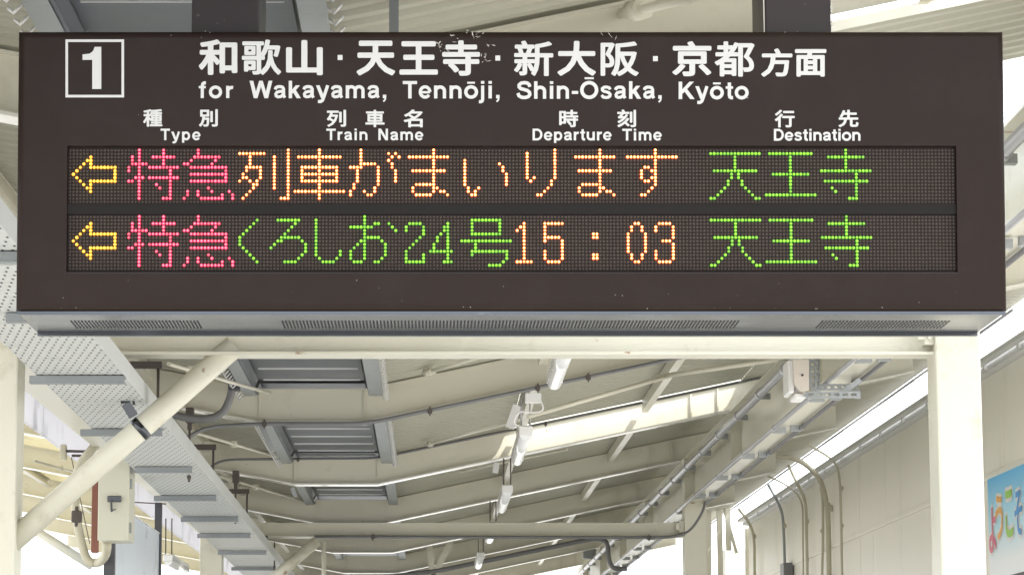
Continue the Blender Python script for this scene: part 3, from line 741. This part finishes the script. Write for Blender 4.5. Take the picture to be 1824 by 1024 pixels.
RET = G('1:1-8;2-4:4;5:3-7;6:3,7;7:2,7;8:2,3,7;9:1,4,6;10:5,6;11:5;12:4;13:3;14:2,13-15;2-11:11;0-14:15')
SHA = G('0-14:8;2:2-14;5:3-13;6:3,13;7:3-13;8:3,13;9:3-13;12:1-15')
GA = G('0-4:4;1:12,14;2:13,15;3:12;4:5-8,13;5:1-4,9,13;6-9:3,9,14;10:2,9;11:2,8;12:1,5,8;13:1,6,7')
MA = G('0-12:9;2:2-13;6:3-12;10:4-9;11:3,10;12:3,11,12;13:4-8,13')
I_ = G('3-10:2;11:3,6;12:3,5;13:4,5;4:12;5-6:13;7-10:14')
RI = G('1-8:4;9:5;8:6;0-8:12;9-10:11;11:10;12:9;13:7,8')
SU = G('0-10:9;2:1-15;5:6,7;6:5,8;7:5;8:5,8;9:6,7;11:8;12:7;13:5,6')
TEN = G('1:1-15;1-6:8;6:2-14;7-8:7,9;9-10:6,10;11:5,11;12:4,12;13:3,13;14:1,2,14,15')
OU = G('1:2-14;1-13:8;7:3-13;13:1-15')
JI = G('0-5:8;2:3-13;6:1-15;7-14:11;9:2-14;11:4;12:5;14:9,10')
KU = G('1:54;2:53;3:52;4:51;5:50;6-8:49;9:50;10:51;11:52;12:53;13:54')
RO = G('1:60-66;2:65;3:64;4:63;5:62;6:61-66;7:60,61,67;8:59,68;9:58,68;10:68;11:67;12:66;13:62-65')
SHI = G('1-11:71;12:72,77;13:73-76;10-11:78')
O_ = G('0-12:85;2:88,89,92;3:81-87,93;4:94;6:86-89;7:84,90;8:83,91;9:82,91;10-11:81,91;12:81,90;13:82-84,88,89')
N2 = G('2:98-101;3-4:97,102;5:102;6:101;7:100;8:99;9:98;10:97;11-12:97,102;13:97-102')
N4 = G('2-13:109;3-4:108;5:107;6-7:106;8-9:105;10:104-110;13:108-110')
GO = G('1:116-124;2-4:116,124;5:116-124;7:113-127;8-9:117;10:116-126;11:116,126;12:126;13:125;14:121-124')
N1 = G('2-12:131;3:130;4:129;13:129-133')
N5 = G('2:137-142;3-7:137;6:138-141;7-12:142;10-12:137;13:138-141')
CLN = G('5-6:151,152;11-12:151,152')
N0 = G('2:163,164;3-4:162,165;5-10:161,166;11-12:162,165;13:163,164')
N3 = G('2:170-173;3-6:174;3-4:169;7:171-173;8-12:174;10-12:169;13:170-173')
ROWS = [[(ARW, 0, 'y'), (TOK, 16, 'p'), (KYU, 32, 'p'), (RET, 48, 'a'), (SHA, 64, 'a'), (GA, 80, 'a'), (MA, 96, 'a'), (I_, 112, 'a'), (RI, 128, 'a'), (MA, 144, 'a'), (SU, 160, 'a'), (TEN, 184, 'g'), (OU, 200, 'g'), (JI, 216, 'g')],
        [(ARW, 0, 'y'), (TOK, 16, 'p'), (KYU, 32, 'p'), (KU, 0, 'g'), (RO, 0, 'g'), (SHI, 0, 'g'), (O_, 0, 'g'), (N2, 0, 'g'), (N4, 0, 'g'), (GO, 0, 'g'), (N1, 0, 'a'), (N5, 0, 'a'), (CLN, 0, 'a'), (N0, 0, 'a'), (N3, 0, 'a'), (TEN, 184, 'g'), (OU, 200, 'g'), (JI, 216, 'g')]]
for row in (0, 1):
    p00, p11 = A[row]; dz = (p00.z-p11.z)/15
    g = NB(); m_ = .0034
    xa, xb, za, zb2 = p00.x-m_, p11.x+m_, p11.z-m_, p00.z+m_
    v = [g.verts.new((x, yf(z)+.0095, z)) for x, z in ((xa, za), (xb, za), (xb, zb2), (xa, zb2))]; w = [g.verts.new((x, yf(z)+.0115, z)) for x, z in ((xa, za), (xb, za), (xb, zb2), (xa, zb2))]
    g.faces.new(v)
    for k in range(4): g.faces.new((v[k], v[(k+1)%4], w[(k+1)%4], w[k]))
    panel = obj('led_row', g, M['module'], sign)
    lit = set()
    for spec, base, c in ROWS[row]:
        g = NB()
        for cc, rr in sorted(set(spec)):
            col = cc+base; lit.add((col, rr)); x = p00.x+(p11.x-p00.x)*col/255; z = p00.z-dz*rr
            jit = random.uniform(.92, 1.06); dim = 2 if random.random() < .22 else 0
            for mi, (ra, dy0, dy1) in enumerate(((.00305*jit, .0070, .0090), (.00195*jit, .0052, .0069))):
                n_ = 8; rim = [g.verts.new((x+ra*math.cos(2*math.pi*k/n_+.39), yf(z)+dy1, z+ra*math.sin(2*math.pi*k/n_+.39))) for k in range(n_)]
                top = [g.verts.new((x+ra*.8*math.cos(2*math.pi*k/n_+.39), yf(z)+dy0, z+ra*.8*math.sin(2*math.pi*k/n_+.39))) for k in range(n_)]
                for k in range(n_):
                    f = g.faces.new((rim[k], rim[(k+1)%n_], top[(k+1)%n_], top[k])); f.material_index = mi+dim
                f = g.faces.new(top); f.material_index = mi+dim
        me_o = obj('lit_character', g, list(LED[c]), panel)
    g = NB()
    for col in range(NC):
        for rr in range(16):
            if (col, rr) in lit: continue
            x = p00.x+(p11.x-p00.x)*col/255; z = p00.z-dz*rr; ra = .0022*random.uniform(.95, 1.05); n_ = 6
            rim = [g.verts.new((x+ra*math.cos(2*math.pi*k/n_), yf(z)+.0094, z+ra*math.sin(2*math.pi*k/n_))) for k in range(n_)]; t = g.verts.new((x, yf(z)+.0080, z))
            for k in range(n_): g.faces.new((rim[k], rim[(k+1)%n_], t))
    od = obj('unlit_dots', g, M['offdot'], panel); od['kind'] = 'stuff'
zc0 = A[0][1].z-.0034; zc1 = A[1][0].z+.0034
g = NB(); v = [g.verts.new((x, yf(z)+.006, z)) for x, z in ((wtl.x+.0002, zc1+.0006), (wbr.x-.0002, zc1+.0006), (wbr.x-.0002, zc0-.0006), (wtl.x+.0002, zc0-.0006))]
w = [g.verts.new(p.co+Vector((0, .0055, 0))) for p in v]; g.faces.new(v)
for k in range(4): g.faces.new((v[k], v[(k+1)%4], w[(k+1)%4], w[k]))
obj('row_divider', g, M['divider'], sign)
# thin raised strip below the window, in the post paint
g = NB(); a = plane_hit(120, 486.2, .001); b_ = plane_hit(1706, 486.2, .001)
box(g, a.x, b_.x, yf(a.z)-.0012, yf(a.z)-.0002, a.z-.0007, a.z+.0003); obj('window_edge', g, M['brown_post'], sign)

# printed lettering
def smap(px, py, k): return plane_hit(px, py, .0008+k)
def slab(pts, name='printed_frame', m='print', off=.0008):
    g = NB(); f = g.faces.new([g.verts.new(plane_hit(x, y, off)) for x, y in pts]); return obj(name, g, M[m], sign)
def framebox(x0, y0, x1, y1, t):
    g = NB()
    for a in ((x0, y0, x1, y0+t), (x0, y1-t, x1, y1), (x0, y0+t, x0+t, y1-t), (x1-t, y0+t, x1, y1-t)):
        g.faces.new([g.verts.new(plane_hit(x, y, .0008)) for x, y in ((a[0], a[3]), (a[2], a[3]), (a[2], a[1]), (a[0], a[1]))])
    return obj('printed_frame', g, M['print'], sign)
framebox(116.6, 70.8, 221, 174, 4.6)
slab([(164.3, 159), (180.4, 159), (180.4, 84), (168.6, 84), (166, 91), (160, 96), (147, 97.6), (147, 107.2), (164.3, 107.2)], 'printed_numeral')
BIGC = [('和', 354, 70.8, 422.8, 134), ('歌', 430.8, 71, 501, 134), ('山', 509.5, 72, 575, 134.5), ('天', 635, 73, 704, 135), ('王', 711.5, 74, 780, 133.5), ('寺', 787.6, 72.5, 855, 135.5),
        ('新', 915.5, 73, 985.5, 136), ('大', 992.8, 73.5, 1061.5, 135.5), ('阪', 1069.8, 74.5, 1137.8, 136), ('京', 1197.5, 74, 1267.3, 136.3), ('都', 1272.8, 74.3, 1344, 137)]
for s, x0, y0, x1, y1 in BIGC: put_text('printed_character', s, .023 if s in '歌新阪都' else .031, M['print'], sign, smap, (x0, y0, x1, y1))
for s, x0, y0, x1, y1 in [('方', 1355.8, 86.8, 1411.5, 137.3), ('面', 1416, 88, 1472, 137)]: put_text('printed_character', s, .030, M['print'], sign, smap, (x0, y0, x1, y1))
for x0, y0 in ((601.5, 98.5), (882.3, 99.5), (1163.2, 100.5)): slab([(x0, y0+9), (x0+8.6, y0+9), (x0+8.6, y0), (x0, y0)], 'printed_dot')

# ---- bold grotesque capitals and lower case, drawn as broad strokes (capital height 1)
def arc(cx, cy, rx, ry, a0, a1, n=14):
    return [(cx+rx*math.cos(math.radians(a0+(a1-a0)*k/n)), cy+ry*math.sin(math.radians(a0+(a1-a0)*k/n))) for k in range(n+1)]
w_ = .195
STEM = lambda x, y0, y1, w=w_: ('p', x, y0, x, y1, w)
GL = {
 'f': (.48, [('l', [(.25, 0), (.25, .74), (.28, .86), (.36, .92), (.47, .925)], .19), ('l', [(.04, .665), (.46, .665)], .14)]),
 't': (.49, [('l', [(.25, .95), (.25, .22), (.28, .12), (.35, .08), (.46, .085)], .19), ('l', [(.04, .665), (.46, .665)], .14)]),
 'o': (.84, [('c', arc(.42, .37, .305, .295, 0, 360, 28), .19)]),
 'O': (1.08, [('c', arc(.54, .5, .42, .42, 0, 360, 32), .20)]),
 'ō': (.84, [('c', arc(.42, .37, .305, .295, 0, 360, 28), .19), ('l', [(.2, .90), (.64, .90)], .11)]),
 'Ō': (1.08, [('c', arc(.54, .5, .42, .42, 0, 360, 32), .20), ('l', [(.28, 1.17), (.80, 1.17)], .11)]),
 'n': (.84, [STEM(.17, 0, .74), ('l', arc(.42, .43, .25, .225, 180, 0)+[(.67, 0)], .19)]),
 'h': (.84, [STEM(.17, 0, 1), ('l', arc(.42, .43, .25, .225, 180, 0)+[(.67, 0)], .19)]),
 'm': (1.24, [STEM(.17, 0, .74), ('l', arc(.39, .45, .225, .21, 180, 0)+[(.615, 0)], .185), ('l', arc(.84, .45, .225, .21, 180, 0)+[(1.065, 0)], .185)]),
 'u': (.84, [STEM(.67, 0, .74), ('l', [(.17, .74)]+arc(.42, .31, .25, .225, 180, 360), .19)]),
 'r': (.54, [STEM(.17, 0, .74), ('l', arc(.44, .40, .27, .245, 180, 78), .19)]),
 'a': (.78, [('l', [(.12, .50), (.16, .60), (.27, .66), (.42, .665), (.54, .63), (.60, .53), (.60, .16), (.67, .03)], .175), ('c', [(.56, .40), (.38, .385), (.22, .34), (.15, .24), (.17, .13), (.27, .075), (.42, .09), (.53, .16), (.585, .28)], .165)]),
 'e': (.78, [('l', arc(.39, .37, .275, .295, 0, 325, 24), .18), ('l', [(.12, .355), (.68, .355)], .13)]),
 's': (.76, [('l', [(.62, .53), (.56, .63), (.42, .67), (.27, .66), (.17, .58), (.17, .50), (.25, .43), (.40, .395), (.55, .34), (.62, .25), (.60, .15), (.50, .085), (.37, .07), (.22, .10), (.13, .21)], .165)]),
 'S': (.93, [('l', [(.80, .68), (.76, .81), (.65, .90), (.47, .92), (.30, .89), (.19, .79), (.19, .67), (.28, .58), (.46, .53), (.66, .47), (.78, .37), (.80, .24), (.71, .12), (.53, .07), (.34, .08), (.18, .17), (.12, .32)], .19)]),
 'i': (.38, [STEM(.19, 0, .74), STEM(.19, .84, 1)]),
 'j': (.38, [('l', [(.19, .74), (.19, -.08), (.15, -.16), (.07, -.19), (-.02, -.185)], .18), STEM(.19, .84, 1)]),
 'k': (.78, [STEM(.17, 0, 1), ('p', .60, .74, .20, .28, .24), ('p', .36, .47, .65, 0, .24)]),
 'y': (.77, [('p', .10, .74, .39, 0, .21), ('l', [(.67, .74), (.43, .02), (.37, -.12), (.27, -.19), (.11, -.19)], .18)]),
 'p': (.84, [STEM(.17, -.22, .74), ('c', arc(.43, .37, .255, .295, 0, 360, 24), .185)]),
 'd': (.84, [STEM(.67, 0, 1), ('c', arc(.41, .37, .255, .295, 0, 360, 24), .185)]),
 ',': (.40, [STEM(.2, 0, .2), ('l', [(.245, .05), (.235, -.08), (.13, -.19)], .09)]),
 '-': (.46, [('l', [(.05, .36), (.41, .36)], .17)]),
 'T': (.86, [('l', [(.02, .91), (.84, .91)], .18), STEM(.43, 0, .9)]),
 'W': (1.32, [('p', .11, 1, .36, 0, .215), ('p', .36, 0, .66, 1, .20), ('p', .66, 1, .96, 0, .20), ('p', .96, 0, 1.21, 1, .215)]),
 'K': (1.0, [STEM(.19, 0, 1, .205), ('p', .84, 1, .20, .32, .26), ('p', .44, .58, .88, 0, .26)]),
 'N': (1.0, [STEM(.18, 0, 1), STEM(.81, 0, 1), ('p', .19, 1, .80, 0, .23)]),
 'D': (1.0, [STEM(.19, 0, 1), ('l', [(.20, .91), (.48, .91)]+arc(.48, .5, .36, .41, 90, -90)+[(.20, .09)], .185)]),
}
GL_LEFT = .07
def stroke_mesh(g, pts, w, closed, f):
    n = len(pts); L = []; Rr = []
    if closed and (abs(pts[0][0]-pts[-1][0])+abs(pts[0][1]-pts[-1][1])) < 1e-6: pts = pts[:-1]; n -= 1
    for i, (x, y) in enumerate(pts):
        a = pts[(i-1) % n] if closed or i > 0 else None; b = pts[(i+1) % n] if closed or i < n-1 else None
        ds = []
        if a: l = math.hypot(x-a[0], y-a[1]); ds.append(((x-a[0])/l, (y-a[1])/l))
        if b: l = math.hypot(b[0]-x, b[1]-y); ds.append(((b[0]-x)/l, (b[1]-y)/l))
        tx_ = sum(d[0] for d in ds); ty_ = sum(d[1] for d in ds); l = math.hypot(tx_, ty_); tx_ /= l; ty_ /= l
        c = max(.5, tx_*ds[0][0]+ty_*ds[0][1]); nx, ny = -ty_*w/2/c, tx_*w/2/c
        L.append(g.verts.new(f(x+nx, y+ny))); Rr.append(g.verts.new(f(x-nx, y-ny)))
    for i in range(n if closed else n-1):
        j = (i+1) % n; g.faces.new((L[i], Rr[i], Rr[j], L[j]))
def put_latin(word, x0, x1, yt, yb):
    cap = yb-yt; tot = sum(GL[c][0] for c in word) - .14
    trk = ((x1-x0)/cap - tot)/(len(word)-1)
    g = NB(); pen = -.07; k = 0
    for ch in word:
        adv, st = GL[ch]
        for q in st:
            k += 1; f = lambda x, y, k=k, pen=pen: plane_hit(x0+(pen+x)*cap, yb-y*cap, .0008+k*.00002)
            if q[0] == 'p':
                _, xa, ya, xb, yb_, w = q
                g.faces.new([g.verts.new(f(x, y)) for x, y in ((xa-w/2, ya), (xa+w/2, ya), (xb+w/2, yb_), (xb-w/2, yb_))])
            else: stroke_mesh(g, q[1], q[2], q[0] == 'c', f)
        pen += adv + trk
    return obj('printed_word', g, M['print'], sign)
for s, x0, x1, yt, yb in (('for', 355, 414.5, 145.8, 175.2), ('Wakayama,', 446.5, 689, 144.4, 175.4), ('Tennōji,', 719, 890.8, 144.8, 175.8), ('Shin-Ōsaka,', 921, 1179.6, 145.2, 176.4), ('Kyōto', 1208.3, 1332, 146, 177)):
    put_latin(s, x0, x1, yt, yb)
for s, x0, x1, yt, yb in (('Type', 287, 356.4, 229.6, 250), ('Train', 582.3, 654.6, 229.6, 250), ('Name', 673.8, 753.2, 229.6, 250.2), ('Departure', 948.2, 1088.6, 229.6, 250.4), ('Time', 1109.5, 1178, 229.8, 250.6), ('Destination', 1378, 1532.8, 230, 251)):
    put_latin(s, x0, x1, yt, yb)
for s, x0, y0, x1, y1 in (('種', 255, 194.8, 289.3, 226), ('別', 354.3, 195, 388, 226), ('列', 582, 196, 616.5, 226.5), ('車', 650.8, 196, 685, 227), ('名', 719, 195.5, 753, 227.3), ('時', 996, 196, 1030, 227), ('刻', 1099.5, 195.5, 1133, 227), ('行', 1380, 196, 1415.5, 227.5), ('先', 1493.5, 196, 1529.3, 227)):
    put_text('printed_character', s, .026, M['print'], sign, smap, (x0, y0, x1, y1))
# bits of old tape and scuffs near the top edge
g = NB()
for k in range(46):
    cx, cy = random.choice(((800, 62), (835, 60), (812, 72), (855, 60), (845, 66), (785, 80), (860, 98), (862, 110), (790, 90), (872, 80), (1080, 58), (1092, 66)))
    x = cx+random.gauss(0, 5); y = cy+random.gauss(0, 3); a = random.uniform(0, math.pi); l = random.uniform(1, 5.5); w = random.uniform(.25, .7)
    dx, dy = math.cos(a)*l, math.sin(a)*l; nx, ny = -math.sin(a)*w, math.cos(a)*w
    try: g.faces.new([g.verts.new(plane_hit(px, py, .0016)) for px, py in ((x-dx, y-dy), (x+nx, y+ny), (x+dx, y+dy), (x-nx, y-ny))])
    except ValueError: pass
for k in range(60):
    x = random.uniform(35, 1785); y = random.choice((random.gauss(548, 1.5), random.gauss(57, 1), random.uniform(60, 250), random.uniform(495, 545))); s_ = random.uniform(.3, .9)
    g.faces.new([g.verts.new(plane_hit(px, py, .0009)) for px, py in ((x-s_, y), (x, y+s_*.7), (x+s_, y), (x, y-s_))])
tag(obj('scuff_marks', g, M['chip'], sign), kind='stuff')
g = NB()                                     # grey strap hanging behind
p = P(693, 60, 5.6); q = P(710, 60, 5.6); box(g, p.x, q.x, 5.6, 5.62, Z1-.06, ZF+HB+.05); tag(obj('hanging_strap', g, M['bar'], None), 'grey vertical strap hanging from the roof just behind the board', 'strap')
